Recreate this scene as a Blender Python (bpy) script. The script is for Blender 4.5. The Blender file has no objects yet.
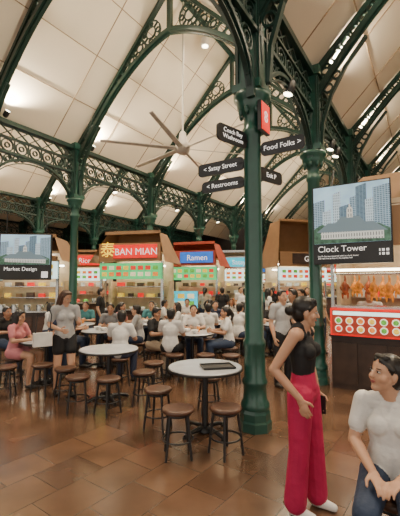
import bpy, math, random
import numpy as np
from mathutils import Vector, Matrix
random.seed(7)
V=Vector
S=bpy.context.scene
COL=S.collection
# ------------------------------------------------------------------ materials
MATS={}
def mat(name,col,rough=0.5,metal=0.0,var=0.12,scale=8.0,bump=0.0,emit=0.0,spec=0.5,coat=0.0):
    if name in MATS: return MATS[name]
    m=bpy.data.materials.new(name); m.use_nodes=True
    nt=m.node_tree; b=nt.nodes['Principled BSDF']
    b.inputs['Roughness'].default_value=rough; b.inputs['Metallic'].default_value=metal
    b.inputs['Specular IOR Level'].default_value=spec
    b.inputs['Coat Weight'].default_value=coat
    tc=nt.nodes.new('ShaderNodeTexCoord'); n=nt.nodes.new('ShaderNodeTexNoise')
    n.inputs['Scale'].default_value=scale; n.inputs['Detail'].default_value=4
    nt.links.new(tc.outputs['Object'],n.inputs['Vector'])
    r=nt.nodes.new('ShaderNodeValToRGB')
    c=V(col[:3])
    r.color_ramp.elements[0].position=.3; r.color_ramp.elements[1].position=.7
    r.color_ramp.elements[0].color=(*(c*(1-var)),1); r.color_ramp.elements[1].color=(*[min(1,x) for x in c*(1+var)],1)
    nt.links.new(n.outputs['Fac'],r.inputs['Fac']); nt.links.new(r.outputs['Color'],b.inputs['Base Color'])
    if bump>0:
        bp=nt.nodes.new('ShaderNodeBump'); bp.inputs['Strength'].default_value=bump; bp.inputs['Distance'].default_value=.035
        nt.links.new(n.outputs['Fac'],bp.inputs['Height']); nt.links.new(bp.outputs['Normal'],b.inputs['Normal'])
    if emit>0:
        nt.links.new(r.outputs['Color'],b.inputs['Emission Color']); b.inputs['Emission Strength'].default_value=emit
    MATS[name]=m; return m
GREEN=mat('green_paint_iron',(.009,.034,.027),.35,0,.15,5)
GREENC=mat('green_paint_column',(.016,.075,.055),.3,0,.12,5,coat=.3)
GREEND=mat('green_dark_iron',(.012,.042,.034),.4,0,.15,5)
CREAM=mat('ceiling_panel_cream',(.84,.755,.62),.7,0,.05,.6)
BATTEN=mat('ceiling_batten',(.34,.24,.15),.7)
BLACK=mat('black_metal',(.015,.015,.016),.4)
SIGNB=mat('sign_black',(.012,.013,.016),.35)
WHITE=mat('sign_white',(.85,.85,.85),.5,emit=.6)
WOODD=mat('stool_wood',(.085,.04,.024),.35,0,.3,14)
MARBLE=mat('table_marble',(.48,.50,.53),.2,0,.12,6)
STEEL=mat('steel',(.55,.55,.54),.25,.9)
COUNTER=mat('counter_dark_wood',(.045,.025,.018),.35,0,.3,6)
TAN=mat('canopy_tan',(.30,.17,.085),.6,0,.1,3)
FANG=mat('fan_grey',(.46,.42,.37),.45)
ADDWALLM=mat('added_wall_dark',(.045,.036,.03),.8,0,.2,2)  # for the added walls that shut out the bright world
STALLW=mat('stall_interior_wall',(.6,.46,.30),.6,0,.15,5)
LAMP=mat('lamp_glow',(1,.85,.6),.5,emit=14)
LAMPW=mat('tube_glow',(1,.9,.74),.5,emit=14)
RED=mat('sign_red',(.80,.008,.005),.4,emit=.8)
YEL=mat('sign_yellow',(1,.55,.01),.4,emit=1.6)
# ------------------------------------------------------------------ mesh builder
class MB:
    def __init__(s): s.v=[];s.f=[];s.m=[];s.sm=[];s.mats=[]
    def mi(s,m):
        if m not in s.mats: s.mats.append(m)
        return s.mats.index(m)
    def add(s,vs,fs,m,smooth=False):
        o=len(s.v); s.v+= [tuple(v) for v in vs]; k=s.mi(m)
        for f in fs: s.f.append([i+o for i in f]); s.m.append(k); s.sm.append(smooth)
    def box(s,c,sz,m,rz=0.0,M=None):
        hx,hy,hz=[a/2 for a in sz]; vs=[]
        R=Matrix.Rotation(rz,3,'Z') if M is None else M
        for x in(-hx,hx):
            for y in(-hy,hy):
                for z in(-hz,hz): vs.append(V(c)+R@V((x,y,z)))
        s.add(vs,[(0,1,3,2),(4,6,7,5),(0,4,5,1),(2,3,7,6),(0,2,6,4),(1,5,7,3)],m)
    def lathe(s,prof,m,c=(0,0,0),seg=20,smooth=True,rot=0.0,M=None):
        vs=[];fs=[];n=len(prof);c=V(c)
        for r,z in prof:
            for i in range(seg):
                a=2*math.pi*i/seg+rot; p=V((r*math.cos(a),r*math.sin(a),z))
                if M is not None:p=M@p
                vs.append(p+c)
        for j in range(n-1):
            for i in range(seg):
                k=(i+1)%seg; fs.append((j*seg+i,j*seg+k,(j+1)*seg+k,(j+1)*seg+i))
        s.add(vs,fs,m,smooth)
        s.add(vs[:seg],[tuple(range(seg))[::-1]],m); s.add(vs[-seg:],[tuple(range(seg))],m)
    def tube(s,pts,r,m,seg=8,closed=False):
        pts=[V(p) for p in pts]; n=len(pts); vs=[];fs=[]
        rr=r if isinstance(r,(list,tuple)) else [r]*n
        for j,p in enumerate(pts):
            a=pts[j-1] if (j>0 or closed) else p; b=pts[(j+1)%n] if (j<n-1 or closed) else p
            t=(b-a).normalized(); ref=V((0,0,1)) if abs(t.z)<.9 else V((1,0,0))
            x=t.cross(ref).normalized(); y=t.cross(x)
            for i in range(seg):
                q=2*math.pi*i/seg; vs.append(p+x*rr[j]*math.cos(q)+y*rr[j]*math.sin(q))
        for j in range(n if closed else n-1):
            for i in range(seg):
                k=(i+1)%seg; J=(j+1)%n; fs.append((j*seg+i,j*seg+k,J*seg+k,J*seg+i))
        s.add(vs,fs,m,True)
        if not closed:
            s.add(vs[:seg],[tuple(range(seg))],m); s.add(vs[-seg:],[tuple(range(seg))],m)
    def ribbon(s,pts,w,th,m,closed=False):
        n=len(pts);P=[V(p) for p in pts]; vs=[];fs=[]
        for j,p in enumerate(P):
            a=P[j-1] if (j>0 or closed) else p; b=P[(j+1)%n] if (j<n-1 or closed) else p
            t=(b-a); t.normalize(); nn=V((-t.y,t.x))
            for sg in(-1,1):
                for y in(-th/2,th/2):
                    q=p+nn*sg*w/2; vs.append((q.x,y,q.y))
        for j in range(n if closed else n-1):
            J=(j+1)%n; a=j*4;b=J*4
            fs+= [(a,a+1,b+1,b),(a+2,b+2,b+3,a+3),(a,b,b+2,a+2),(a+1,a+3,b+3,b+1)]
        if not closed: fs+=[(0,2,3,1),((n-1)*4,(n-1)*4+1,(n-1)*4+3,(n-1)*4+2)]
        s.add(vs,fs,m)
    def ring(s,cx,cz,r,w,th,m,seg=14):
        s.ribbon([(cx+r*math.cos(2*math.pi*i/seg),cz+r*math.sin(2*math.pi*i/seg)) for i in range(seg)],w,th,m,True)
    def ell(s,c,rad,m,B=None,seg=12,rings=8):
        vs=[];fs=[];c=V(c); B=B or Matrix.Identity(3)
        vs.append(c+B@V((0,0,-rad[2])))
        for j in range(1,rings):
            t=-math.pi/2+math.pi*j/rings
            for i in range(seg):
                a=2*math.pi*i/seg
                vs.append(c+B@V((rad[0]*math.cos(t)*math.cos(a),rad[1]*math.cos(t)*math.sin(a),rad[2]*math.sin(t))))
        vs.append(c+B@V((0,0,rad[2])))
        for i in range(seg): fs.append((0,1+(i+1)%seg,1+i))
        for j in range(rings-2):
            for i in range(seg):
                k=(i+1)%seg;a=1+j*seg; fs.append((a+i,a+k,a+seg+k,a+seg+i))
        l=len(vs)-1;a=1+(rings-2)*seg
        for i in range(seg): fs.append((a+i,a+(i+1)%seg,l))
        s.add(vs,fs,m,True)
    def mesh(s,name):
        me=bpy.data.meshes.new(name); me.from_pydata(s.v,[],s.f)
        for m in s.mats: me.materials.append(m)
        me.polygons.foreach_set('material_index',s.m); me.polygons.foreach_set('use_smooth',s.sm)
        me.update(); return me
    def obj(s,name,loc=(0,0,0),rz=0.0,parent=None):
        return place(s.mesh(name),name,loc,rz,parent)
def place(me,name,loc=(0,0,0),rz=0.0,parent=None,sc=None):
    o=bpy.data.objects.new(name,me); COL.objects.link(o)
    o.location=loc; o.rotation_euler=(0,0,rz)
    if sc: o.scale=sc
    if parent: o.parent=parent
    return o
def text(parent,s,loc,size,m,rz=0.0,align='CENTER',name='lettering',flip=False):
    c=bpy.data.curves.new(name,'FONT'); c.body=s; c.size=size; c.align_x=align; c.align_y='CENTER'; c.extrude=.002
    c.materials.append(m); o=bpy.data.objects.new(name,c); COL.objects.link(o)
    o.location=loc; o.rotation_euler=(math.pi/2,0,rz+(math.pi if flip else 0))
    if parent:o.parent=parent
    return o
# ------------------------------------------------------------------ frame
U=V((.54,.84,0)).normalized(); N=V((.84,-.54,0)).normalized()
AU=math.atan2(U.y,U.x); AN=math.atan2(N.y,N.x)
C1=V((-3.5,10,0)); SP=6.6
def P(t,s,z=0): 
    q=C1+U*t+N*s; return V((q.x,q.y,z))
TS=[-2.5,0,3.2,6.4,9.6,12.8,16.0]
# ------------------------------------------------------------------ floor
def floor_mat():
    m=bpy.data.materials.new('floor_tiles'); m.use_nodes=True; nt=m.node_tree; b=nt.nodes['Principled BSDF']
    tc=nt.nodes.new('ShaderNodeTexCoord'); mp=nt.nodes.new('ShaderNodeMapping'); mp.inputs['Rotation'].default_value=(0,0,-AU+.06)
    br=nt.nodes.new('ShaderNodeTexBrick'); br.offset=0.5; br.inputs['Scale'].default_value=1
    br.inputs['Brick Width'].default_value=.46; br.inputs['Row Height'].default_value=.40
    br.inputs['Mortar Size'].default_value=.004; br.inputs['Bias'].default_value=0
    br.inputs['Color1'].default_value=(.150,.082,.048,1); br.inputs['Color2'].default_value=(.090,.048,.029,1); br.inputs['Mortar'].default_value=(.045,.025,.017,1)
    n=nt.nodes.new('ShaderNodeTexNoise'); n.inputs['Scale'].default_value=2.2; n.inputs['Detail'].default_value=6
    mx=nt.nodes.new('ShaderNodeMixRGB'); mx.blend_type='MULTIPLY'; mx.inputs['Fac'].default_value=.7
    rp=nt.nodes.new('ShaderNodeValToRGB'); rp.color_ramp.elements[0].position=.3; rp.color_ramp.elements[1].position=.7
    rp.color_ramp.elements[0].color=(.65,.63,.61,1); rp.color_ramp.elements[1].color=(1.2,1.17,1.12,1)
    L=nt.links.new
    L(tc.outputs['Object'],mp.inputs['Vector']); L(mp.outputs['Vector'],br.inputs['Vector']); L(tc.outputs['Object'],n.inputs['Vector'])
    L(n.outputs['Fac'],rp.inputs['Fac']); L(br.outputs['Color'],mx.inputs['Color1']); L(rp.outputs['Color'],mx.inputs['Color2']); L(mx.outputs['Color'],b.inputs['Base Color'])
    mr=nt.nodes.new('ShaderNodeMapRange'); mr.inputs['To Min'].default_value=.12; mr.inputs['To Max'].default_value=.26; L(n.outputs['Fac'],mr.inputs['Value']); L(mr.outputs['Result'],b.inputs['Roughness'])
    b.inputs['Specular IOR Level'].default_value=.75
    bp=nt.nodes.new('ShaderNodeBump'); bp.inputs['Strength'].default_value=.2; bp.inputs['Distance'].default_value=.004; bp.invert=True
    L(br.outputs['Fac'],bp.inputs['Height']); L(bp.outputs['Normal'],b.inputs['Normal'])
    return m
b=MB(); b.box((0,11,-.05),(44,44,.1),floor_mat()); b.obj('floor')
b=MB(); b.box((0,33,6),(44,.3,12.4),ADDWALLM);  # added wall hiding the bright world; the real hall has open arches
for i in range(-14,15): b.box((i*1.5,32.8,6),(.12,.12,12.4),GREEND)
b.obj('added_wall_far')
b=MB(); b.box((-22,15,6),(.3,36,12.4),ADDWALLM)  # added side wall, keeps world light out; the hall is open-sided
for i in range(12): b.box((-21.8,1+i*2.6,6),(.12,.12,12.4),GREEND)
b.obj('added_wall_left')
b=MB(); b.box((22,15,6),(.3,36,12.4),ADDWALLM)  # same on the right: added to block the world behind open sides
for i in range(12): b.box((21.8,1+i*2.6,6),(.12,.12,12.4),GREEND)
b.obj('added_wall_right')
# ------------------------------------------------------------------ ceiling
ZE=5.6; ZR=9.0; T0=-9.0; T1=22.0
b=MB()
for k in(-3,-2,-1,0,1,2):
    s0=k*SP; sm=s0+SP/2; s1=s0+SP
    for a,za,c,zc in((s0,ZE,sm,ZR),(sm,ZR,s1,ZE)):
        vs=[P(T0,a,za),P(T1,a,za),P(T1,c,zc),P(T0,c,zc)]
        vs+=[v+V((0,0,.08)) for v in vs]
        b.add(vs,[(0,1,2,3),(7,6,5,4),(0,4,5,1),(1,5,6,2),(2,6,7,3),(3,7,4,0)],CREAM)
        if k>=-2 and k<=1:
            for j in range(1,4):
                f=j/4; p=P(T0,a+(c-a)*f,za+(zc-za)*f-.012); q=P(T1,a+(c-a)*f,za+(zc-za)*f-.012)
                b.tube([p,q],.013,BATTEN,4)
            t=T0+.5
            while t<T1:
                b.tube([P(t,a,za-.012),P(t,c,zc-.012)],.013,BATTEN,4); t+=1.55
    b.tube([P(T0,sm,ZR-.1),P(T1,sm,ZR-.1)],.07,GREEND,6)
b.obj('ceiling')
# ------------------------------------------------------------------ truss
def low(s):
    if s>SP/2: s=SP-s
    return 5.0+1.444*s-.185*s*s
def top(s):
    if s>SP/2: s=SP-s
    return ZE+(ZR-ZE)*s/(SP/2)-.12
b=MB()
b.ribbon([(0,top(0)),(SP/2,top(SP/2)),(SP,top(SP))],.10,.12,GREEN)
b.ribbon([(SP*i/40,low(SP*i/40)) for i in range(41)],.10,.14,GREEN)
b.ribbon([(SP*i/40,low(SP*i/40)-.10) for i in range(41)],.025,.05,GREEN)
for half in(0,1):
    s=.16
    while s<SP/2-.1:
        g=top(s)-low(s)-.14; r=max(.07,g/2*.93); sc=s+r*.75
        if sc>SP/2-.05: break
        mid=(top(sc)+low(sc))/2; g=top(sc)-low(sc)-.12; r=max(.06,g/2)
        X=sc if not half else SP-sc
        b.ring(X,mid,r,.028,.04,GREEN)
        if r>.13:
            b.ring(X,mid,r*.5,.025,.04,GREEN,10)
            for q in range(4):
                a=q*math.pi/2+math.pi/4
                b.ribbon([(X+r*.5*math.cos(a),mid+r*.5*math.sin(a)),(X+r*math.cos(a),mid+r*math.sin(a))],.025,.04,GREEN)
                if r>.22: b.ring(X+r*.75*math.cos(a+math.pi/4),mid+r*.75*math.sin(a+math.pi/4),r*.2,.02,.04,GREEN,8)
        s=sc+r*.85+.02
b.ribbon([(SP/2,low(SP/2)),(SP/2,top(SP/2))],.1,.12,GREEN)
for sg in(0,1):
    def X(x): return x if not sg else SP-x
    b.ribbon([(X(.16),4.15),(X(.2),4.6),(X(.36),5.1),(X(.62),5.55),(X(.95),5.95)],.05,.08,GREEN)
    for cx,cz,r in((.19,4.95,.09),(.3,5.22,.08),(.45,5.42,.07)): b.ring(X(cx),cz,r,.03,.05,GREEN,10)
truss=b.mesh('roof_truss')
for k in(-2,-1,0,1):
    for t in([-5.2]+TS if k!=1 else TS): place(truss,'roof_truss',P(t,k*SP),AN)
# ------------------------------------------------------------------ lattice beams
def beam_mesh(L):
    b=MB()
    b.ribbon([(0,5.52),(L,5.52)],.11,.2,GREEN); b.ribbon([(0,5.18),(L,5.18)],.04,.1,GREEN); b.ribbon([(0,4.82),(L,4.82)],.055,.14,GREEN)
    n=round(L/.34); d=L/n
    for i in range(n):
        x=(i+.5)*d; b.ring(x,5.0,.145,.026,.05,GREEN); b.ring(x,5.0,.06,.022,.05,GREEN,8)
        b.ribbon([(x-d/2,5.2),(x+d/2,5.46)],.025,.04,GREEN); b.ribbon([(x-d/2,5.46),(x+d/2,5.2)],.025,.04,GREEN)
        b.ribbon([(x-d/2,4.86),(x-d/2,5.16)],.02,.04,GREEN)
    for sg in(0,1):
        X=(lambda x:x) if not sg else (lambda x:L-x)
        R=1.25
        pts=[(X(.16+(R-.16)*(1-math.cos(a))),3.95+.83*math.sin(a)) for a in [math.pi/2*i/12 for i in range(13)]]
        b.ribbon(pts,.055,.1,GREEN)
        b.ribbon([(p[0],p[1]-.09) for p in pts[2:]],.02,.05,GREEN)
        for cx,cz,r in((.30,4.62,.14),(.56,4.68,.095),(.76,4.71,.07),(.93,4.74,.05),(.24,4.38,.075),(.21,4.22,.05)):
            b.ring(X(cx),cz,r,.026,.05,GREEN,12)
            if r>.09: b.ring(X(cx),cz,r*.5,.022,.05,GREEN,8)
    m=int((L-2.4)/.2)
    for i in range(max(0,m)):
        x=1.25+(L-2.5)*(i+.5)/max(1,m); b.ring(x,4.72,.06,.022,.04,GREEN,8)
    return b.mesh('lattice_beam')
BL={}
def beam(t0,t1,s):
    L=round(t1-t0,3)
    if L not in BL: BL[L]=beam_mesh(L)
    place(BL[L],'lattice_beam',P(t0,s),AU)
for k in(-2,-1,0,1,2):
    beam(-5.7,-2.5,k*SP)
    for i in range(len(TS)-1): beam(TS[i],TS[i+1],k*SP)
# ------------------------------------------------------------------ columns
b=MB()
b.lathe([(.195,0),(.195,.1),(.18,.12),(.18,.2),(.16,.24)],GREENC,seg=8,smooth=False,rot=math.pi/8)
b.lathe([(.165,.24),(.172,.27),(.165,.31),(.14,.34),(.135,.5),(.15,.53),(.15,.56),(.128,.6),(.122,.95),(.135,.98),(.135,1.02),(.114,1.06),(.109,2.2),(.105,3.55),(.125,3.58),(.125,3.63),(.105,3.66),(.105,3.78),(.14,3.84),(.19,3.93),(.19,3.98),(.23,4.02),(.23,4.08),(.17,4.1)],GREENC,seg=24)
for i in range(8):
    a=i*math.pi/4; b.ell((.15*math.cos(a),.15*math.sin(a),3.86),(.03,.03,.07),GREENC,seg=6,rings=5)
b.box((0,0,4.83),(.29,.29,1.5),GREENC); b.box((0,0,4.14),(.37,.37,.1),GREENC); b.box((0,0,5.55),(.38,.38,.16),GREENC)
for a in range(4):
    R=Matrix.Rotation(a*math.pi/2,3,'Z')
    for dx in(-.125,.125): b.box(R@V((dx,-.15,4.8)),(.03,.03,1.25),GREEN,M=R)
    b.ell(R@V((0,-.145,4.75)),(.05,.02,.3),GREEN,B=R,seg=8,rings=6)
colm=b.mesh('cast_iron_column')
for k in(-2,-1,0,1,2):
    for t in TS:
        if k==1 and t==-2.5: continue
        place(colm,'cast_iron_column',P(t,k*SP),AU)
MC=P(-2.45,SP)+V((-.07,.06,0))
place(colm,'cast_iron_column',MC,AU)
# ------------------------------------------------------------------ column signs
def sign(txt,base,ang,x0,x1,z,h=.17):
    b=MB(); w=abs(x1-x0); cx=(x0+x1)/2; r=.05; pts=[]
    for (sx,sz,a0) in((1,1,0),(-1,1,90),(-1,-1,180),(1,-1,270)):
        for i in range(5):
            a=math.radians(a0+22.5*i); pts.append((cx+sx*(w/2-r)+r*math.cos(a),z+sz*(h/2-r)+r*math.sin(a)))
    n=len(pts); vs=[(p[0],-.015,p[1]) for p in pts]+[(p[0],.015,p[1]) for p in pts]
    b.add(vs,[tuple(range(n)),tuple(range(2*n-1,n-1,-1))]+[(i,i+n,(i+1)%n+n,(i+1)%n) for i in range(n)],SIGNB)
    inner=x0 if abs(x0)<abs(x1) else x1
    b.box((inner*.8,0,z),(abs(inner)*.9+.06,.03,.03),BLACK)
    o=b.obj('direction_sign',base,ang)
    text(o,txt,(cx,-.019,z),.088 if '\n' not in txt else .075,WHITE)
    text(o,txt,(cx,.019,z),.088 if '\n' not in txt else .075,WHITE,flip=True)
    return o
sign('Food Folks >',MC,AN,.12,.66,3.36)
sign('< Satay Street',MC,AN,-.80,-.12,3.24)
sign('< Restrooms',MC,AN,-.74,-.12,3.0,.15)
AD=math.radians(42)
sign('Coach Bay\nWashroom',MC,AD,-.62,-.12,3.46,.2)
sign('Exit P',MC,AD,.12,.6,3.12)
b=MB(); b.box((0,0,0),(.05,.22,.34),RED); b.box((-.06,0,.0),(.08,.03,.03),BLACK); b.box((-.004,0,.0),(.045,.25,.37),BLACK)
o=b.obj('column_number_sign',(MC.x+.13,MC.y-.12,3.74),math.radians(-35)); text(o,'8',(.027,0,0),.2,WHITE,rz=math.pi/2)
# ------------------------------------------------------------------ ceiling fan
b=MB(); F=P(.55,SP/2)
b.tube([(0,0,8.85),(0,0,5.25)],.025,FANG,8); b.lathe([(.1,4.9),(.17,4.95),(.19,5.05),(.17,5.15),(.11,5.2),(.08,5.42),(.05,5.46)],FANG)
for i in range(6):
    R=Matrix.Rotation(i*math.pi/3+.25,3,'Z')
    vs=[R@V(p) for p in((.15,-.05,5.0),(1.95,-.035,5.02),(1.95,.035,5.04),(.15,.06,5.04),(.15,-.05,5.02),(1.95,-.035,5.04),(1.95,.035,5.06),(.15,.06,5.06))]
    b.add(vs,[(0,3,2,1),(4,5,6,7),(0,1,5,4),(1,2,6,5),(2,3,7,6),(3,0,4,7)],FANG)
b.obj('ceiling_fan',(F.x,F.y,0))
# ------------------------------------------------------------------ tables & stools
b=MB()
b.lathe([(.40,.715),(.425,.72),(.43,.735),(.425,.75),(.41,.752)],MARBLE,seg=40)
b.lathe([(.432,.712),(.437,.72),(.437,.738),(.432,.74)],BLACK,seg=40)
b.lathe([(.16,.69),(.16,.715)],BLACK); b.lathe([(.04,.04),(.035,.1),(.035,.69)],BLACK,seg=14)
b.lathe([(.09,.02),(.08,.05),(.045,.075)],BLACK)
for i in range(4):
    a=i*math.pi/2+.4; c,s_=math.cos(a),math.sin(a)
    b.tube([(c*.05,s_*.05,.06),(c*.2,s_*.2,.05),(c*.3,s_*.3,.025)],[.03,.025,.022],BLACK,8)
    b.lathe([(.03,0),(.03,.02)],BLACK,c=(c*.3,s_*.3,0),seg=10)
tabm=b.mesh('round_table')
b=MB()
b.lathe([(.12,.425),(.155,.43),(.165,.445),(.162,.465),(.14,.472)],WOODD,seg=28)
for i in range(4):
    a=i*math.pi/2+math.pi/4; c,s_=math.cos(a),math.sin(a)
    b.tube([(c*.12,s_*.12,.435),(c*.175,s_*.175,.0)],[.015,.012],BLACK,8)
b.tube([(.152*math.cos(i*math.pi/10),.152*math.sin(i*math.pi/10),.17) for i in range(20)],.009,BLACK,6,True)
b.tube([(.12*math.cos(i*math.pi/10),.12*math.sin(i*math.pi/10),.41) for i in range(20)],.014,BLACK,6,True)
stm=b.mesh('round_stool')
def stool(x,y,a=None): place(stm,'round_stool',(x,y,0),a if a is not None else random.random()*1.5)
TABS=((.06,4.32),(-1.36,5.5),(-2.65,6.35),(-2.05,7.7),(-.15,7.3),(-1.25,9.1),(.45,9.2),(-3.0,8.9),(-.4,10.6),(1.0,10.9),(1.9,8.9))
for x,y in TABS: place(tabm,'round_table',(x,y,0),random.random())
for x,y in((-.22,3.74),(.26,3.78),(-.50,4.42),(.12,5.0),(-1.66,5.02),(-1.22,4.92),(-.80,5.28),(-.74,5.9),(-2.0,5.5),(-2.45,5.75),(-1.6,7.2),(-.45,6.55),(.1,6.55),(.55,6.5),(-2.95,5.6)): stool(x,y)
b=MB(); b.box((0,0,.006),(.36,.24,.012),BLACK); 
for dx,dy,w,h in((0,.12,.36,.012),(0,-.12,.36,.012),(.18,0,.012,.25),(-.18,0,.012,.25)): b.box((dx,dy,.014),(w,h,.02),BLACK)
b.obj('serving_tray',(.20,4.24,.753),.2)
CUPW=mat('bowl_white',(.8,.78,.74),.3)
ORNG=mat('drink_orange',(.7,.25,.04),.3)
b=MB(); b.lathe([(.03,0),(.04,.005),(.075,.06),(.078,.065),(.07,.062),(.03,.012)],CUPW,seg=16); bowl=b.mesh('food_bowl')
b=MB(); b.lathe([(.025,0),(.035,.11),(.032,.11)],ORNG,seg=12); b.lathe([(.036,.11),(.036,.118)],CUPW,seg=12); cup=b.mesh('drink_cup')
for x,y in TABS[2:]:
    place(bowl,'food_bowl',(x-.12,y+.05,.753)); place(cup,'drink_cup',(x+.12,y+.1,.753)); place(bowl,'food_bowl',(x+.05,y-.15,.753))
# ------------------------------------------------------------------ stalls
FOOD=[mat('food_%d'%i,c,.5,emit=.7,var=.35,scale=30) for i,c in enumerate([(.85,.7,.42),(.75,.22,.03),(.85,.5,.05),(.12,.4,.05),(.7,.04,.02),(.3,.65,.6)])]
PANW=mat('lightbox_white',(.65,.92,.88),.5,emit=1.5,var=.04)
PANG=mat('lightbox_green',(.06,.50,.16),.5,emit=1.0)
CYAN=mat('lightbox_cyan',(.02,.42,.58),.5,emit=1.2)
BLUE=mat('sign_blue',(.02,.12,.5),.5,emit=1.0)
MENUR=mat('menu_dark_red',(.35,.04,.02),.4,emit=.5)
PLATE=mat('menu_plate',(.85,.75,.6),.4,emit=1.0)
def foodgrid(b,x0,x1,z0,z1,y,n,m,disc=False):
    for i in range(n):
        for j in range(m):
            cx=x0+(x1-x0)*(i+.5)/n; cz=z0+(z1-z0)*(j+.5)/m; w=(x1-x0)/n*.8; h=(z1-z0)/m*.8
            if disc:
                r=min(w,h)/2; R=Matrix.Rotation(math.pi/2,3,'X')
                b.lathe([(r*1.1,0),(r*1.1,.006)],PLATE,c=(cx,y,cz),seg=16,M=R); b.lathe([(r*.85,0),(r*.7,.014)],random.choice(FOOD[1:5]),c=(cx,y-.001,cz),seg=12,M=R)
            else: b.box((cx,y,cz),(w*.85,.01,h*.8),random.choice(FOOD[:5]))
def stall(name,c,rz,w,d=1.6,zt=3.1,canopy=TAN,signm=RED,txt='',glyph='',board=PANW,z_s=(2.4,2.95),side=0,tm=None):
    b=MB(); hw=w/2
    b.box((0,.3,.46),(w,.6,.92),COUNTER); b.box((0,.28,.94),(w+.06,.68,.04),STEEL)
    for i in range(int(w/.4)): b.box((-hw+.2+i*.4,-.01,.5),(.3,.02,.6),WOODD)
    b.box((0,d,1.3),(w,.08,2.6),STALLW)
    for x in(-hw,hw): b.box((x,d*.5+.3,.9),(.06,d-.6,1.8),STALLW); b.box((x,.05,1.4),(.07,.07,2.0),STEEL)
    b.box((0,d/2,2.62),(w+.1,d+.1,.06),STALLW)
    b.box((0,.5,2.5),(w*.8,.08,.05),LAMPW); b.box((0,d-.25,2.3),(w*.8,.06,.05),LAMPW)
    b.box((0,-.03,2.11),(w,.1,.48),board); foodgrid(b,-hw+.05,hw-.05,1.92,2.3,-.085,int(w/.24),2)
    zc=(z_s[0]+z_s[1])/2; b.box((0,-.06,zc),(w,.14,z_s[1]-z_s[0]),canopy); b.box((w*.1+side,-.14,zc+.02),(w*.70,.06,(z_s[1]-z_s[0])*.72),signm)
    k=.22; y0=-.35;y1=d+.15
    vs=[(-hw-k,y0,2.36),(hw+k,y0,2.36),(hw+k,y1,2.36),(-hw-k,y1,2.36),(-hw+.15,.15,zt),(hw-.15,.15,zt),(hw-.15,d-.2,zt),(-hw+.15,d-.2,zt)]
    b.add(vs,[(4,5,6,7),(1,2,6,5),(2,3,7,6),(3,0,4,7)],canopy)
    b.box((0,.1,zt),(w-.2,.1,.1),canopy)
    for i in range(int(w/.35)):
        x=-hw+.25+i*.35; q=random.random()
        if q<.4: b.lathe([(.1,0),(.11,.16),(.1,.17)],STEEL,c=(x,.3,.96),seg=14)
        elif q<.7: b.lathe([(.05,0),(.09,.06),(.07,.05)],CUPW,c=(x,.25,.96),seg=12); 
        else: b.ell((x,.3,1.03),(.11,.1,.07),random.choice(FOOD[1:5]),seg=8,rings=6)
        for zz in(1.35,1.7): b.box((x,d-.2,zz-.06),(.34,.2,.02),STEEL); b.box((x,d-.2,zz),(.14+.1*random.random(),.12,.1+.1*random.random()),random.choice([CUPW,RED,TAN,WOODD,FOOD[2]]))
    o=b.obj(name,c,rz)
    if txt: text(o,txt,(w*.12+side,-.18,zc),.29,tm or WHITE)
    if glyph: text(o,glyph,(-w*.34,-.19,zc+.05),.5,YEL)
    return o
def fromYpx(px,Y): return ((px-200)/360*Y,Y,0)
CRED=mat('canopy_red',(.38,.06,.03),.6)
stall('food_stall',fromYpx(131,11.0),math.radians(-14),2.0,d=1.1,txt='BAN MIAN',glyph='泰',zt=3.3,signm=RED,board=PANG)
stall('food_stall',fromYpx(193,13.4),math.radians(-18),1.8,d=1.2,txt='Ramen',signm=BLUE,canopy=CRED,board=PANG,zt=3.25)
stall('food_stall',(-5.15,10.2,0),math.radians(4),2.2,txt='',zt=3.1,signm=TAN,z_s=(2.36,2.5))
stall('food_stall',fromYpx(234,16.2),math.radians(-10),1.9,d=1.2,txt='Satay',signm=CYAN,canopy=STEEL,board=PANW,zt=3.2)
stall('food_stall',fromYpx(302,14.0),math.radians(15),2.0,d=1.2,txt='Grill',signm=COUNTER,board=PANW,zt=4.2,canopy=TAN)
stall('food_stall',fromYpx(266,23),0,2.6,txt='Noodle',signm=BLUE,board=PANW)
stall('food_stall',fromYpx(80,15),0,2.2,d=1.2,txt='Rice',signm=RED,board=PANW,zt=3.1)
stall('food_stall',fromYpx(18,14),0,1.9,d=1.2,txt='Tea',signm=CYAN,board=PANW,zt=3.1)
stall('food_stall',fromYpx(322,22),0,3.0,txt='Curry',signm=RED,board=PANW)
b=MB(); b.box((0,0,.45),(1.5,.4,.9),COUNTER); b.box((0,-.02,1.20),(1.4,.12,.56),CYAN); foodgrid(b,-.66,.66,.96,1.44,-.085,4,2); b.box((0,0,.92),(1.5,.42,.04),STEEL)
b.obj('menu_lightbox_counter',fromYpx(177,12.2),math.radians(-8))
# ---- screens
def winmat(name,c1,c2,bw,bh,e):
    m=bpy.data.materials.new(name); m.use_nodes=True; nt=m.node_tree; p=nt.nodes['Principled BSDF']; L=nt.links.new
    tc=nt.nodes.new('ShaderNodeTexCoord'); se=nt.nodes.new('ShaderNodeSeparateXYZ'); cb=nt.nodes.new('ShaderNodeCombineXYZ'); br=nt.nodes.new('ShaderNodeTexBrick'); br.offset=0
    L(tc.outputs['Object'],se.inputs[0]); L(se.outputs['X'],cb.inputs['X']); L(se.outputs['Z'],cb.inputs['Y']); L(cb.outputs[0],br.inputs['Vector'])
    br.inputs['Scale'].default_value=1; br.inputs['Brick Width'].default_value=bw; br.inputs['Row Height'].default_value=bh; br.inputs['Mortar Size'].default_value=bh*.18
    br.inputs['Color1'].default_value=(*c1,1); br.inputs['Color2'].default_value=(*[x*.6 for x in c1],1); br.inputs['Mortar'].default_value=(*c2,1)
    L(br.outputs['Color'],p.inputs['Base Color']); L(br.outputs['Color'],p.inputs['Emission Color']); p.inputs['Emission Strength'].default_value=e; p.inputs['Roughness'].default_value=.4
    return m
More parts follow.
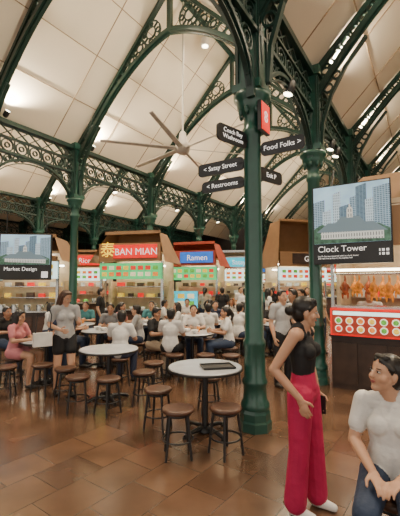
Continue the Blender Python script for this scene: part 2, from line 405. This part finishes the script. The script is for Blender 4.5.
SKY=mat('screen_sky',(.32,.50,.64),.4,emit=.9,var=.22,scale=2.5)
W1=winmat('screen_tower_a',(.08,.16,.24),(.26,.36,.44),.04,.03,.8)
W2=winmat('screen_tower_b',(.18,.28,.36),(.40,.50,.56),.03,.045,.8)
W3=winmat('screen_tower_c',(.05,.10,.16),(.16,.25,.32),.05,.02,.8)
W4=winmat('screen_roof',(.32,.38,.42),(.12,.17,.2),.02,.2,.8)
GRS=mat('screen_green',(.05,.12,.08),.4,emit=.5,var=.5,scale=18)
WAL=winmat('screen_facade',(.10,.12,.13),(.5,.52,.5),.04,.08,.7)
def poly(b,pts,y,m): 
    n=len(pts); b.add([(p[0],y,p[1]) for p in pts]+[(p[0],y+.004,p[1]) for p in pts],[tuple(range(n)),tuple(range(2*n-1,n-1,-1))],m)
def picture(b,x0,z0,w,h,y):
    X=lambda a:x0+a*w
    Z=lambda a:z0+a*h
    b.box((x0+w/2,y,z0+h/2),(w,.01,h),SKY)
    for i,(a,c,t,m) in enumerate(((.0,.16,.78,W1),(.13,.25,.6,W2),(.27,.38,.9,W2),(.36,.5,.66,W3),(.5,.6,.8,W1),(.58,.72,.98,W3),(.70,.82,.74,W2),(.80,1.,.93,W1))):
        poly(b,[(X(a),Z(0)),(X(c),Z(0)),(X(c),Z(t)),(X(a),Z(t-.04))],y-.007-.0012*i,m)
    poly(b,[(X(0),Z(0)),(X(1),Z(0)),(X(1),Z(.2)),(X(.85),Z(.3)),(X(.7),Z(.22)),(X(.3),Z(.24)),(X(.12),Z(.34)),(X(0),Z(.26))],y-.022,GRS)
    poly(b,[(X(.1),Z(.08)),(X(.92),Z(.04)),(X(.92),Z(.2)),(X(.1),Z(.22))],y-.026,WAL)
    poly(b,[(X(.04),Z(.2)),(X(.97),Z(.17)),(X(.80),Z(.33)),(X(.2),Z(.35))],y-.028,W4)
    poly(b,[(X(.3),Z(.33)),(X(.7),Z(.32)),(X(.62),Z(.44)),(X(.38),Z(.445))],y-.03,W4)
    poly(b,[(X(.46),Z(.42)),(X(.54),Z(.42)),(X(.54),Z(.56)),(X(.5),Z(.66)),(X(.46),Z(.56))],y-.032,WAL)
b=MB(); b.box((0,.04,0),(1.3,.08,1.2),BLACK); picture(b,-.62,-.2,1.24,.78,-.005)
b.tube([(-.5,.05,.6),(-.5,.05,1.2)],.015,BLACK); b.tube([(.5,.05,.6),(.5,.05,1.2)],.015,BLACK)
o=b.obj('display_screen',(-4.55,9.4,2.42),math.radians(6))
text(o,'Market Design',(-.10,-.03,-.32),.14,WHITE); b=MB(); b.box((0,0,0),(.16,.01,.16),WHITE); b.obj('qr_code',(.5,-.02,-.46),0,o)
# ------------------------------------------------------------------ right stall
b=MB(); X0=.0;X1=3.4
b.box(((X0+X1)/2,.35,.42),(X1-X0,.7,.84),COUNTER)
for i in range(8): b.box((X0+.22+i*.43,-.012,.42),(.36,.025,.66),COUNTER)
b.box(((X0+X1)/2,.33,.86),(X1-X0+.04,.78,.04),BLACK)
for i in range(3):
    xa=.02+i*1.12; b.box((xa+.54,-.02,1.09),(1.1,.1,.44),RED); b.box((xa+.54,-.075,1.09),(1.04,.02,.38),MENUR); foodgrid(b,xa+.04,xa+1.04,.92,1.18,-.09,6,2,True)
    b.box((xa+.54,-.09,1.235),(1.0,.012,.06),PANW)
b.box(((X0+X1)/2,.3,1.33),(X1-X0,.5,.03),STEEL)
b.box(((X0+X1)/2,1.7,1.6),(X1-X0,.08,3.2),STALLW); b.box((X0+.03,1.1,1.6),(.06,1.2,3.2),STALLW)
for x in(X0+.04,1.35,2.6,X1-.04): b.box((x,.03,2.15),(.05,.05,1.62),STEEL)
b.box(((X0+X1)/2,.8,3.0),(X1-X0,1.8,.08),STALLW)
b.box((X1/2+.45,-.03,2.62),(X1-.9,.1,.62),TAN); b.box((1.26,-.09,2.72),(.16,.2,1.5),mat('frame_pale',(.66,.55,.42),.5))
b.box((1.65,.3,1.95),(3.2,.05,.04),LAMP); b.box((1.65,.9,2.5),(3.0,.08,.05),LAMPW)
b.tube([(X0+.05,.22,1.88),(X1,.22,1.88)],.012,STEEL); b.tube([(X0+.05,.55,1.88),(X1,.55,1.88)],.012,STEEL)
for i in range(10):
    x=.25+i*.33; b.box((x,1.55,1.45),(.34,.2,.02),STEEL); b.box((x,1.55,1.55),(.2,.12,.18),random.choice([CUPW,RED,TAN,FOOD[2]]))
vs=[(X0,-.1,3.0),(X1,-.1,3.0),(X1,1.8,3.0),(X0,1.8,3.0),(X0+.5,.5,3.6),(X1,.5,3.6),(X1,1.4,3.6),(X0+.5,1.4,3.6)]
b.add(vs,[(4,5,6,7),(0,1,5,4),(1,2,6,5),(2,3,7,6),(3,0,4,7)],TAN)
RS=b.obj('roast_meat_stall',(2.2,6.15,0),AN)
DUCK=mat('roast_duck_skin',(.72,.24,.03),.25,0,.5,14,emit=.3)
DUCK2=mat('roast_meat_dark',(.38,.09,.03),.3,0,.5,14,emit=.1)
def duckmesh(D):
    b=MB(); b.ell((0,0,-.26),(.062,.052,.12),D); b.ell((0,-.02,-.20),(.048,.043,.08),D)
    b.tube([(0,0,-.02),(.01,0,-.08),(0,0,-.16)],[.014,.018,.028],D,8)
    for sx in(-1,1): b.tube([(sx*.04,0,-.33),(sx*.05,0,-.40),(sx*.045,0,-.44)],[.028,.018,.008],D,8); b.tube([(sx*.05,-.01,-.18),(sx*.085,-.01,-.24),(sx*.06,-.01,-.29)],[.016,.016,.01],D,6)
    b.tube([(0,0,0),(0,0,-.04)],.005,STEEL,6); return b.mesh('roast_duck')
dk=[duckmesh(DUCK),duckmesh(DUCK2)]
for j in range(2):
    for i in range(14): place(dk[1 if (i*5+j*3)%4==0 else 0],'roast_duck',(.2+i*.225+j*.1,.22+j*.33,1.87),random.uniform(-.7,.7),RS,sc=[random.uniform(.85,1.05)]*3)
b=MB(); W=1.2;H=1.32
b.box((W/2,.04,0),(W,.08,H),BLACK); picture(b,.02,-.32,W-.04,.96,-.005); b.box((W/2,-.02,-.49),(W-.04,.012,.32),SIGNB)
b.tube([(.3,.05,.6),(.3,.3,1.0)],.02,BLACK)
o=b.obj('clock_tower_display',V((2.2,6.15,2.70))+N*(-.22)-U*.14,AN)
text(o,'Clock Tower',(.08,-.04,-.42),.14,WHITE,align='LEFT'); text(o,'Lau Pa Sat was restored with its clock tower\nand cast iron arches in the market hall',(.08,-.04,-.55),.035,WHITE,align='LEFT')
b=MB(); 
for i in range(7):
    for j in range(7):
        if (i*3+j*5+i*j)%3: b.box((i*.02,0,j*.02),(.019,.006,.019),WHITE)
b.obj('qr_code',(1.02,-.035,-.55),0,o)
# ------------------------------------------------------------------ people
def skinmat(n,c): 
    m=mat(n,c,.5,0,.06,10); m.node_tree.nodes['Principled BSDF'].inputs['Subsurface Weight'].default_value=.08; return m
SK1=skinmat('skin_light',(.56,.315,.20)); SK2=skinmat('skin_tan',(.42,.22,.13))
HAIR=mat('hair_black',(.012,.009,.008),.4,0,.3,40); HAIRB=mat('hair_brown',(.07,.03,.015),.45,0,.3,40)
LIP=mat('lips',(.42,.12,.10),.4); EYEW=mat('eye_white',(.6,.56,.53),.3); IRIS=mat('iris_dark',(.02,.012,.01),.2)
def cloth(n,c): return mat(n,c,.75,0,.1,7,bump=.6)
PINK=cloth('cloth_pink',(.46,.010,.075)); BLK=cloth('cloth_black',(.010,.010,.012)); WHT=cloth('cloth_white',(.68,.66,.63)); JEAN=cloth('cloth_denim',(.025,.042,.085)); 
ROSE=cloth('cloth_rose',(.55,.2,.22)); GRY=cloth('cloth_grey',(.18,.18,.19)); NAVY=cloth('cloth_navy',(.03,.04,.08)); BEI=cloth('cloth_beige',(.40,.31,.22)); SHOEW=mat('shoe_white',(.75,.73,.7),.5); SHOEB=mat('shoe_dark',(.03,.025,.02),.5); TEAL=cloth('cloth_teal',(.05,.2,.22)); LGRY=cloth('cloth_lightgrey',(.42,.42,.42)); REDC=cloth('cloth_red',(.5,.03,.03))
class Fig:
    def __init__(s,labmats): s.pr=[]; s.lm=labmats; s.order=list(labmats.keys())
    def cone(s,p1,r1,p2,r2,lab,flat=None,raw=False): s.pr.append(('c',V(p1),r1,V(p2),r2,lab,flat,raw))
    def ell(s,c,rad,B,lab,raw=False): s.pr.append(('e',V(c),rad,B,lab,raw))
def conemesh(b,p1,r1,p2,r2,flat,m,seg=14):
    ax=(p2-p1); L=ax.length; ax=ax.normalized() if L>1e-6 else V((0,0,1))
    ref=V((0,0,1)) if abs(ax.z)<.9 else V((1,0,0)); x=ax.cross(ref).normalized(); y=ax.cross(x)
    rings=[]
    for a in(-80,-50,-22,0): a=math.radians(a); rings.append((p1,p1+ax*r1*math.sin(a),r1*math.cos(a)))
    for a in(0,22,50,80): a=math.radians(a); rings.append((p2,p2+ax*r2*math.sin(a),r2*math.cos(a)))
    vs=[];fs=[]
    for c0,c,r in rings:
        for i in range(seg):
            q=2*math.pi*i/seg; v=c+x*r*math.cos(q)+y*r*math.sin(q)
            if flat: d,f=flat; v=v-d*((v-c0).dot(d)*(1-f))
            vs.append(v)
    for j in range(7):
        for i in range(seg):
            k=(i+1)%seg; fs.append((j*seg+i,j*seg+k,(j+1)*seg+k,(j+1)*seg+i))
    fs.append(tuple(range(seg))[::-1]); fs.append(tuple(range(7*seg,8*seg)))
    b.add(vs,fs,m,True)
def build(fig,name,loc,yaw,voxel,sc=1.0):
    b=MB(); r=MB()
    for m in fig.order: r.mats.append(fig.lm[m])
    for p in fig.pr:
        raw=p[-1]; tgt=r if raw else b
        if p[0]=='c': conemesh(tgt,p[1],p[2],p[3],p[4],p[6],fig.lm[p[5]],14 if not raw else 8)
        else: tgt.ell(p[1],p[2],fig.lm[p[4]],B=p[3],seg=14 if not raw else 10,rings=10 if not raw else 7)
    tmp=bpy.data.objects.new('tmp',b.mesh('tmp')); COL.objects.link(tmp)
    md=tmp.modifiers.new('r','REMESH'); md.mode='VOXEL'; md.voxel_size=voxel
    sm=tmp.modifiers.new('s','SMOOTH'); sm.factor=.5; sm.iterations=4 if voxel<.008 else 2
    dg=bpy.context.evaluated_depsgraph_get(); dg.update()
    me=bpy.data.meshes.new_from_object(tmp.evaluated_get(dg)); bpy.data.objects.remove(tmp)
    n=len(me.vertices); co=np.empty(n*3); me.vertices.foreach_get('co',co); co=co.reshape(-1,3)
    nf=len(me.polygons); fc=np.empty(nf*3); me.polygons.foreach_get('center',fc); fc=fc.reshape(-1,3)
    best=np.full(nf,1e9); lab=np.zeros(nf,int)
    for p in fig.pr:
        if p[-1]: continue
        if p[0]=='c':
            a=np.array(p[1]);c=np.array(p[3]); ab=c-a; q=fc-a
            t=np.clip(q@ab/max(1e-9,ab@ab),0,1); d=q-t[:,None]*ab
            if p[6]:
                dv=np.array(p[6][0]); d=d+np.outer(d@dv,dv)*(1/p[6][1]-1)
            D=np.linalg.norm(d,axis=1)-(p[2]+(p[4]-p[2])*t); L=p[5]
        else:
            Bm=np.array(p[3]) if p[3] is not None else np.eye(3); q=(fc-np.array(p[1]))@Bm
            k=np.linalg.norm(q/np.array(p[2]),axis=1); D=(k-1)*min(p[2]); L=p[4]
        w=D<best; best[w]=D[w]; lab[w]=fig.order.index(L)
    vs=[tuple(v) for v in co]; o0=len(r.v); r.v+=vs
    for i,pl in enumerate(me.polygons):
        r.f.append([j+o0 for j in pl.vertices]); r.m.append(int(lab[i])); r.sm.append(True)
    bpy.data.meshes.remove(me)
    o=r.obj(name,loc,yaw); o.scale=(sc,sc,sc); return o
def hand(F,w,d,n,side,curl=.5,raw=False,k=1.0):
    d=V(d).normalized(); n=V(n); n=(n-d*n.dot(d)).normalized(); s=d.cross(n)*side
    F.cone(w,.024*k,w+d*.03*k,.026*k,'skin',(n,.7),raw)
    F.cone(w+d*.03*k+s*.008*k,.027*k,w+d*.072*k+s*.006*k,.034*k,'skin',(n,.42),raw)
    for i,L in enumerate((.066,.075,.07,.054)):
        o=s*(.030-.0195*i)*k; p=w+d*(.088-(.006 if i in(0,3) else 0))*k+o; dd=d.copy(); r=.0085*k
        for j,fr in enumerate((.45,.3,.25)):
            ang=curl*(.5+.5*j); dd=(dd*math.cos(ang)+n*math.sin(ang)).normalized(); q=p+dd*L*fr*k
            F.cone(p,r,q,r*.92,'skin',None,raw); p=q; r*=.92
    p=w+d*.03*k+s*.026*k; q=p+(d*.6+s*.7+n*.25).normalized()*.038*k; e=q+(d*.85+s*.3+n*.4).normalized()*.032*k
    F.cone(p,.012*k,q,.0105*k,'skin',None,raw); F.cone(q,.0105*k,e,.008*k,'skin',None,raw)
def person(name,loc,yaw,J,top='tee',bottom='jeans',hair='bun',mats=None,voxel=.013,hy=0,hp=0,female=True,sc=1.0,curl=.5,handn=None,handd=None,fine=False):
    lm=dict(skin=SK2,hair=HAIR,top=WHT,bottom=JEAN,shoe=SHOEB,lip=LIP,eye=EYEW,iris=IRIS); lm.update(mats or {})
    F=Fig(lm); raw=not fine
    pel,chest,neck,hc=[V(J[k]) for k in('pel','chest','neck','head')]
    sL,sR=V(J['shL']),V(J['shR']); up=(chest-pel).normalized(); side=(sL-sR).normalized(); fw=side.cross(up).normalized()
    hL,hR=V(J['hipL']),V(J['hipR']); w=1.0 if female else 1.1
    waist=pel.lerp(chest,.42); hside=(hL-hR).normalized()
    F.cone(hR+hside*.01,.105*w,hL-hside*.01,.105*w,'bottom',(fw,.92))
    F.cone(pel,.135*w,waist,.112*w,'bottom' if top=='tank' else 'top',(fw,.74))
    F.cone(waist+up*.01,.116*w,chest,.142*w,'top',(fw,.72))
    F.cone(chest,.14*w,neck-up*.085,.105*w,'top',(fw,.66))
    if top!='tank':
        F.cone(pel-up*.0-hside*.035,.125*w,waist-hside*.015,.118*w,'top',(fw,.84)); F.cone(pel+hside*.035,.125*w,waist+hside*.015,.118*w,'top',(fw,.84))
    cl='skin' if top=='tank' else 'top'
    F.cone(sR+side*.01,.052*w,sL-side*.01,.052*w,cl); 
    for sh in(sL,sR): F.cone(neck+up*.0,.05,sh.lerp(neck,.35)-up*.005,.048,cl)
    if top=='tank':
        for sg in(-1,1): F.cone(neck+side*sg*.085-up*.05+fw*.045,.03,neck+side*sg*.08-up*.0,.048,'top'); F.cone(neck+side*sg*.08-up*.0,.049,neck+side*sg*.085-up*.06-fw*.05,.04,'top')
    if female:
        for sg in(-1,1): F.ell(chest+side*sg*.066+fw*.068+up*.005,(.062,.054,.06),None,'top')
    F.cone(neck-up*.02,.056*w,hc-V((0,0,.05)),.049*w,'skin')
    Rm=Matrix.Rotation(hy,3,'Z')@Matrix.Rotation(-hp,3,'X')
    hf=Rm@V((0,-1,0)); hu=Rm@V((0,0,1)); hs=Rm@V((1,0,0))
    B=Matrix((hs,hf,hu)).transposed()
    F.ell(hc-hf*.008+hu*.02,(.073,.09,.09),B,'skin'); F.ell(hc+hf*.025-hu*.035,(.058,.058,.07),B,'skin'); F.ell(hc+hf*.058-hu*.088,(.026,.024,.022),B,'skin')
    for sg in(-1,1):
        F.ell(hc+hs*.04*sg+hf*.05-hu*.03,(.026,.024,.026),B,'skin'); F.ell(hc+hs*.074*sg-hf*.0-hu*.012,(.010,.018,.030),B,'skin')
        F.cone(hc+hs*.045*sg-hu*.03-hf*.0,.025,hc+hf*.055-hu*.086+hs*.01*sg,.02,'skin')
    F.cone(hc+hf*.078+hu*.012,.009,hc+hf*.096-hu*.026,.0125,'skin')
    for sg in(-1,1):
        F.ell(hc+hf*.0755+hs*.030*sg+hu*.003,(.0125,.010,.006),B,'eye',True); F.ell(hc+hf*.0825+hs*.030*sg+hu*.003,(.0062,.004,.006),B,'iris',True)
        F.cone(hc+hf*.083+hs*.018*sg+hu*.021,.0028,hc+hf*.073+hs*.044*sg+hu*.020,.0022,'hair',None,True)
        F.cone(hc+hf*.085+hs*.020*sg+hu*.009,.0018,hc+hf*.077+hs*.042*sg+hu*.008,.0018,'hair',None,True)
    F.cone(hc+hf*.081-hu*.054-hs*.013,.005,hc+hf*.081-hu*.054+hs*.013,.005,'lip',None,True); F.ell(hc+hf*.085-hu*.052,(.012,.006,.0045),B,'lip',True)
    F.ell(hc+hf*.082-hu*.060,(.011,.006,.0045),B,'lip',True)
    F.ell(hc-hf*.022+hu*.034,(.084,.092,.088),B,'hair'); F.ell(hc-hf*.045-hu*.01,(.074,.066,.085),B,'hair')
    F.cone(hc+hf*.045+hu*.088-hs*.03,.022,hc+hf*.045+hu*.088+hs*.03,.022,'hair')
    if fine:
        for sg in(-1,1): F.cone(hc+hf*.062+hu*.07+hs*.02*sg,.014,hc+hf*.018+hs*.072*sg+hu*.03,.016,'hair')
    if hair=='bun': F.ell(hc-hf*.125-hu*.01,(.042,.038,.042),B,'hair'); F.cone(hc-hf*.08,.05,hc-hf*.11,.035,'hair')
    if hair=='pony': F.cone(hc-hf*.10+hu*.04,.032,hc-hf*.15-hu*.04,.034,'hair'); F.cone(hc-hf*.15-hu*.04,.034,hc-hf*.12-hu*.2,.014,'hair')
    if hair=='long':
        for sg in(-1,0,1): F.cone(hc-hf*(.055 if sg else .08)+hs*sg*.055,.045,hc-hf*(.05 if sg else .07)+hs*sg*.07-hu*.2,.035,'hair')
        for sg in(-1,1): F.cone(hc+hs*sg*.075+hf*.01+hu*.03,.022,hc+hs*sg*.075-hf*.0-hu*.17,.024,'hair')
    for L,sg in(('L',1),('R',-1)):
        sh,el,wr=V(J['sh'+L]),V(J['el'+L]),V(J['wr'+L])
        F.cone(sh,.046*w,el,.034*w,'skin'); F.cone(el,.035*w,el.lerp(wr,.3),.036*w,'skin'); F.cone(el.lerp(wr,.3),.036*w,wr,.0235*w,'skin')
        if top=='tee': F.cone(sh+side*sg*.0,.057*w,sh.lerp(el,.62),.053*w,'top')
        if top=='long': F.cone(sh,.058*w,el,.047*w,'top'); F.cone(el,.047*w,el.lerp(wr,.85),.035*w,'top')
        d=(wr-el).normalized()
        if handd and L in handd: d=V(handd[L]).normalized()
        nn=V(handn[L]) if handn and L in handn else side*(-sg)
        nn=(nn-d*nn.dot(d)).normalized()
        s0=d.cross(nn); want=fw if abs(s0.dot(fw))>.3 else V((0,0,1))
        hand(F,wr,d,nn,1 if s0.dot(want)>0 else -1,curl,raw)
        hip,kn,an=V(J['hip'+L]),V(J['kn'+L]),V(J['an'+L])
        wide=bottom=='wide'; sk=bottom=='shorts'
        bl='skin' if sk else 'bottom'
        if not wide: F.cone(hip,.088*w,kn,.056*w,bl); F.cone(kn,.056*w,kn.lerp(an,.3),.055*w,bl)
        F.cone(kn.lerp(an,.3),.050*w,an,.033*w,bl)
        if bottom=='jeans': F.cone(hip,.094*w,kn,.065*w,bl); F.cone(kn,.065*w,an+V((0,0,.03)),.047*w,bl)
        if wide: F.cone(hip,.098,kn,.076,bl); F.cone(kn,.076,an+V((0,.0,.02)),.084,bl)
        if sk: F.cone(hip,.1*w,hip.lerp(kn,.45),.095*w,'bottom')
        td=V(J.get('toe'+L,(0,-1,0))).normalized(); g=V((an.x,an.y,an.z-.045))
        F.cone(g-td*.02,.036,g+td*.06,.036,'shoe'); F.cone(g+td*.06,.036,V((g.x,g.y,g.z-.006))+td*.13,.028,'shoe')
    return build(F,name,loc,yaw,voxel,sc)
def JS(**k):
    d=dict(pel=(0,0,.92),chest=(0,0,1.19),neck=(0,.01,1.365),head=(0,-.012,1.495),shL=(.165,.005,1.325),shR=(-.165,.005,1.325),elL=(.215,.03,1.06),elR=(-.215,.03,1.06),wrL=(.215,-.06,.83),wrR=(-.215,-.06,.83),
      hipL=(.085,0,.87),hipR=(-.085,0,.87),knL=(.10,-.01,.47),knR=(-.10,-.01,.47),anL=(.11,.03,.082),anR=(-.11,.03,.082)); d.update(k); return d
def JT(**k):
    d=dict(pel=(0,0,.58),chest=(0,-.03,.85),neck=(0,-.05,1.02),head=(0,-.08,1.15),shL=(.165,-.045,.985),shR=(-.165,-.045,.985),elL=(.23,-.13,.77),elR=(-.23,-.13,.77),wrL=(.11,-.34,.79),wrR=(-.11,-.34,.79),
      hipL=(.085,0,.555),hipR=(-.085,0,.555),knL=(.12,-.40,.53),knR=(-.12,-.40,.53),anL=(.12,-.34,.082),anR=(-.12,-.36,.082)); d.update(k); return d
rad=math.radians
# foreground standing woman
WP=V((.80,2.86,0)); WY=rad(56)
person('standing_woman',WP,WY,JS(elR=(-.225,.15,1.07),wrR=(-.185,-.03,.875),elL=(.22,.02,1.07),wrL=(.215,-.04,.84),
   hipL=(.085,-.0,.87),hipR=(-.085,.0,.87),knR=(-.10,.01,.47),knL=(.095,-.04,.47),anL=(.10,-.05,.082),anR=(-.105,.045,.082),head=(0,-.03,1.49)),top='tank',bottom='wide',hair='bun',
   mats=dict(skin=SK1,top=BLK,bottom=PINK,shoe=SHOEW),voxel=.0052,hy=rad(22),hp=rad(-8),fine=True,curl=.35,handd={'R':(.1,-.35,-.9),'L':(0,-.3,-.95)},handn={'R':(1,.1,0),'L':(-1,0,0)})
b=MB(); b.box((0,0,0),(.010,.07,.14),BLACK); b.box((.006,0,0),(.002,.062,.13),IRIS)
Rz=Matrix.Rotation(WY,3,'Z'); q=WP+Rz@V((.188,-.078,.745)); b.obj('mobile_phone',q,WY)
# foreground seated woman
SY=rad(-30); SL=V((1.13,2.2,0))
place(stm,'round_stool',SL,.3,sc=(1,1,1.06))
person('seated_woman',SL,SY,JT(pel=(0,0,.61),chest=(0,.0,.88),neck=(0,-.0,1.045),head=(-.02,-.03,1.175),shL=(.15,-.0,1.0),shR=(-.15,-.0,1.0),elL=(.205,-.05,.77),elR=(-.205,-.04,.77),wrL=(.06,-.25,.70),wrR=(-.09,-.25,.70),
   hipL=(.09,0,.585),hipR=(-.09,0,.585),knL=(.10,-.42,.56),knR=(-.11,-.42,.56),anR=(-.1,-.36,.082),anL=(.1,-.36,.082)),top='tee',bottom='jeans',hair='bun',mats=dict(skin=SK1,top=WHT,bottom=JEAN),voxel=.0052,hy=rad(-46),hp=rad(12),fine=True,curl=.4,
   handd={'R':(.45,-.75,-.25),'L':(-.5,-.75,-.2)},handn={'R':(0,-.1,-1),'L':(0,-.1,-1)})
# mid standing woman
MW=V((-2.12,5.75,0))
person('standing_woman',MW,rad(35),JS(elR=(-.22,.05,1.07),wrR=(-.12,-.2,1.02),elL=(.22,.02,1.07),wrL=(.17,-.2,1.12),knL=(.09,-.08,.47),anL=(.09,-.12,.082),anR=(-.09,.12,.082)),top='tee',bottom='shorts',hair='long',
   mats=dict(skin=SK1,top=LGRY,bottom=BLK,hair=HAIRB,shoe=SHOEB),voxel=.009,hy=rad(25),hp=rad(-22))
b=MB(); b.box((0,0,0),(.26,.1,.2),CUPW); b.tube([(-.1,0,.1),(-.08,-.0,.35),(.06,.03,.56)],.008,BLACK); b.tube([(.1,0,.1),(.12,.0,.35),(.06,.03,.56)],.008,BLACK)
b.obj('shoulder_bag',(-2.36,5.50,.88),rad(35))
def sit(x,y,yaw,st=True,**k):
    if st: place(stm,'round_stool',(x,y,0),random.random())
    person('seated_diner',(x,y,0),rad(yaw),JT(),**k)
A=dict
sit(-3.15,6.25,80,top='tee',bottom='shorts',mats=A(top=ROSE,bottom=ROSE,skin=SK1),hair='long',voxel=.011,hp=rad(-10))
sit(-3.9,7.3,60,mats=A(top=BLK),hair='short',female=False)
sit(-1.36,6.22,172,mats=A(top=WHT,bottom=NAVY),hair='short',female=False,voxel=.011,hy=rad(20))
sit(-.90,7.1,60,mats=A(top=BLK,bottom=BEI),hair='short',female=False,voxel=.012,hp=rad(-15))
sit(-.55,6.75,-10+180,mats=A(top=WHT,bottom=BLK),hair='short',female=False,voxel=.012)
sit(.58,7.25,-85,mats=A(top=WHT),hair='pony')
sit(-.15,8.05,5,mats=A(top=WHT,skin=SK1),hair='short',female=False)
sit(.2,8.45,190,mats=A(top=WHT,skin=SK1),hair='short',female=False)
sit(.9,8.6,140,mats=A(top=WHT),hair='short',female=False)
sit(1.2,9.4,-100,mats=A(top=BLK,skin=SK1),hair='long')
sit(.4,9.95,10,mats=A(top=NAVY,skin=SK1),hair='pony')
sit(-1.3,9.85,0,mats=A(top=TEAL,skin=SK1),hair='short',female=False)
sit(-.5,9.1,-80,mats=A(top=WHT,skin=SK1),hair='long')
sit(-2.0,9.0,80,mats=A(top=ROSE),hair='pony')
sit(-2.8,7.7,90,mats=A(top=BLK,skin=SK1),hair='long')
sit(-2.05,8.45,0,mats=A(top=GRY),hair='short',female=False)
sit(-1.3,7.85,-90,mats=A(top=LGRY,skin=SK1),hair='short',female=False)
sit(-2.65,7.1,5,mats=A(top=NAVY,skin=SK1),hair='bun')
V2=.017
for x,y,yw,tp,hr in((-1.1,10.6,90,WHT,'short'),(.35,10.7,-90,BLK,'long'),(-.4,11.4,0,WHT,'short'),(.2,10.9,90,BEI,'pony'),(1.0,11.65,0,WHT,'long'),(1.75,10.9,-90,NAVY,'short'),(1.15,8.9,80,GRY,'short'),(2.6,9.0,-90,WHT,'long'),(1.9,9.65,0,BLK,'short'),(-3.7,8.9,90,WHT,'long'),(-3.0,9.65,0,TEAL,'short')):
    sit(x,y,yw,mats=A(top=tp,skin=random.choice([SK1,SK2])),hair=hr,female=hr!='short',voxel=V2)
def stand(px,Y,yaw,J=None,**k):
    c=fromYpx(px,Y); person('standing_visitor',c,rad(yaw),J or JS(),**k)
stand(281,6.2,25,JS(elL=(.22,-.02,1.07),wrL=(.12,-.22,1.05)),mats=A(top=LGRY,bottom=BLK,skin=SK1),hair='short',female=False,voxel=.011)
stand(300,8.0,-60,mats=A(top=BLK,bottom=BLK,skin=SK1),hair='pony')
stand(222,12.3,180,mats=A(top=BLK),hair='short',female=False)
stand(268,9.9,90,mats=A(top=WHT),hair='long')
stand(247,12.0,-90,mats=A(top=NAVY,skin=SK1),hair='short',female=False)
stand(205,12.4,160,mats=A(top=BEI),hair='pony')
stand(290,11.0,0,mats=A(top=WHT,skin=SK1),hair='short',female=False)
stand(240,14,20,mats=A(top=WHT,skin=SK1),hair='short',female=False,voxel=V2)
stand(102,10.0,90,mats=A(top=BLK,skin=SK1),hair='short',female=False)
for px,Y,yw,tp,hr in((215,14.5,10,REDC,'long'),(256,15,0,WHT,'short'),(272,13,180,BLK,'pony'),(284,15.5,0,ROSE,'long'),(263,17,30,TEAL,'short'),(310,10,-40,WHT,'short'),(306,12.5,0,NAVY,'pony'),(245,10.0,200,WHT,'short'),(318,9,30,BEI,'long'),(292,6.9,-70,BLK,'short')):
    stand(px,Y,yw,mats=A(top=tp,skin=random.choice([SK1,SK2])),hair=hr,female=hr!='short',voxel=V2)
c=V((2.2,6.15,0))+N*.45+U*1.15; person('stall_vendor',c,AN,JS(),mats=A(top=WHT,skin=SK1),hair='short',female=False)
# ------------------------------------------------------------------ lamps
def spot(loc,target,power,col,angle,size=.08,k=1.0,name='spot_lamp'):
    l=bpy.data.lights.new(name,'SPOT'); l.energy=power; l.color=col; l.spot_size=rad(angle); l.spot_blend=.7; l.shadow_soft_size=size
    d=(V(target)-V(loc)).normalized(); Q=d.to_track_quat('-Z','Y')
    o=bpy.data.objects.new('bulb',l); COL.objects.link(o)
    b=MB(); b.lathe([(.09*k,-.02*k),(.1*k,.0),(.1*k,.2*k),(.06*k,.25*k)],BLACK if k<1 else CUPW,seg=14); b.lathe([(.085*k,-.03*k),(.085*k,-.022*k)],LAMP,seg=14)
    h=b.obj(name,loc); h.rotation_mode='QUATERNION'; h.rotation_quaternion=Q
    o.parent=h; o.location=(0,0,-.03*k-size-.02)
WARM=(1,.83,.60)
for k in(-1,0,1):
    for t in(-4.5,-1.2,1.6,4.8,8.0,11.2):
        c=P(t,k*SP+SP/2,8.3)
        spot(c,(c.x,c.y,0),780,WARM,130)
for k in(0,1):
    for t in TS[:6]:
        for sg in(-1,1):
            a=P(t+.35,k*SP+sg*.3,5.66); tg=P(t+.6,k*SP+sg*2.4,8.2); spot(a,tg,430,(1,.84,.60),150,size=.05,k=.6,name='uplight')
for t in (-2.5,0,3.2,6.4):
    a=P(t+.35,-SP+.3,5.66); spot(a,P(t+.6,-SP+2.4,8.2),350,(1,.84,.60),150,size=.05,k=.6,name='uplight')
for k in(0,1):
    for t in TS[1:5]:
        a=P(t+.3,k*SP-.12,4.15); spot(a,P(t+.1,k*SP-.05,6),70,(1,.82,.28),90,size=.03,k=.5,name='uplight')
# track spot lamps under the lattice beams
for t in(-1.3,1.4,1.9,4.6,7.9):
    a=P(t,SP-.0,4.62); spot(a,P(t-.4,SP-1.2,0),90,(1,.9,.75),80,size=.04,k=.8,name='track_lamp')
for t in(1.5,4.8,8.0):
    a=P(t,0,4.62); spot(a,P(t,1.4,0),90,(1,.9,.75),80,size=.04,k=.8,name='track_lamp')
w=bpy.data.worlds.new('world'); S.world=w; w.use_nodes=True
w.node_tree.nodes['Background'].inputs[0].default_value=(1,.91,.79,1); w.node_tree.nodes['Background'].inputs[1].default_value=1.3
# ------------------------------------------------------------------ camera
cd=bpy.data.cameras.new('camera'); cam=bpy.data.objects.new('camera',cd); COL.objects.link(cam)
cd.sensor_fit='VERTICAL'; cd.sensor_height=24; cd.lens=362/516*24; cd.clip_end=200
cam.location=(0,0,1.7); cam.rotation_euler=(rad(90+4.2),0,0); S.camera=cam
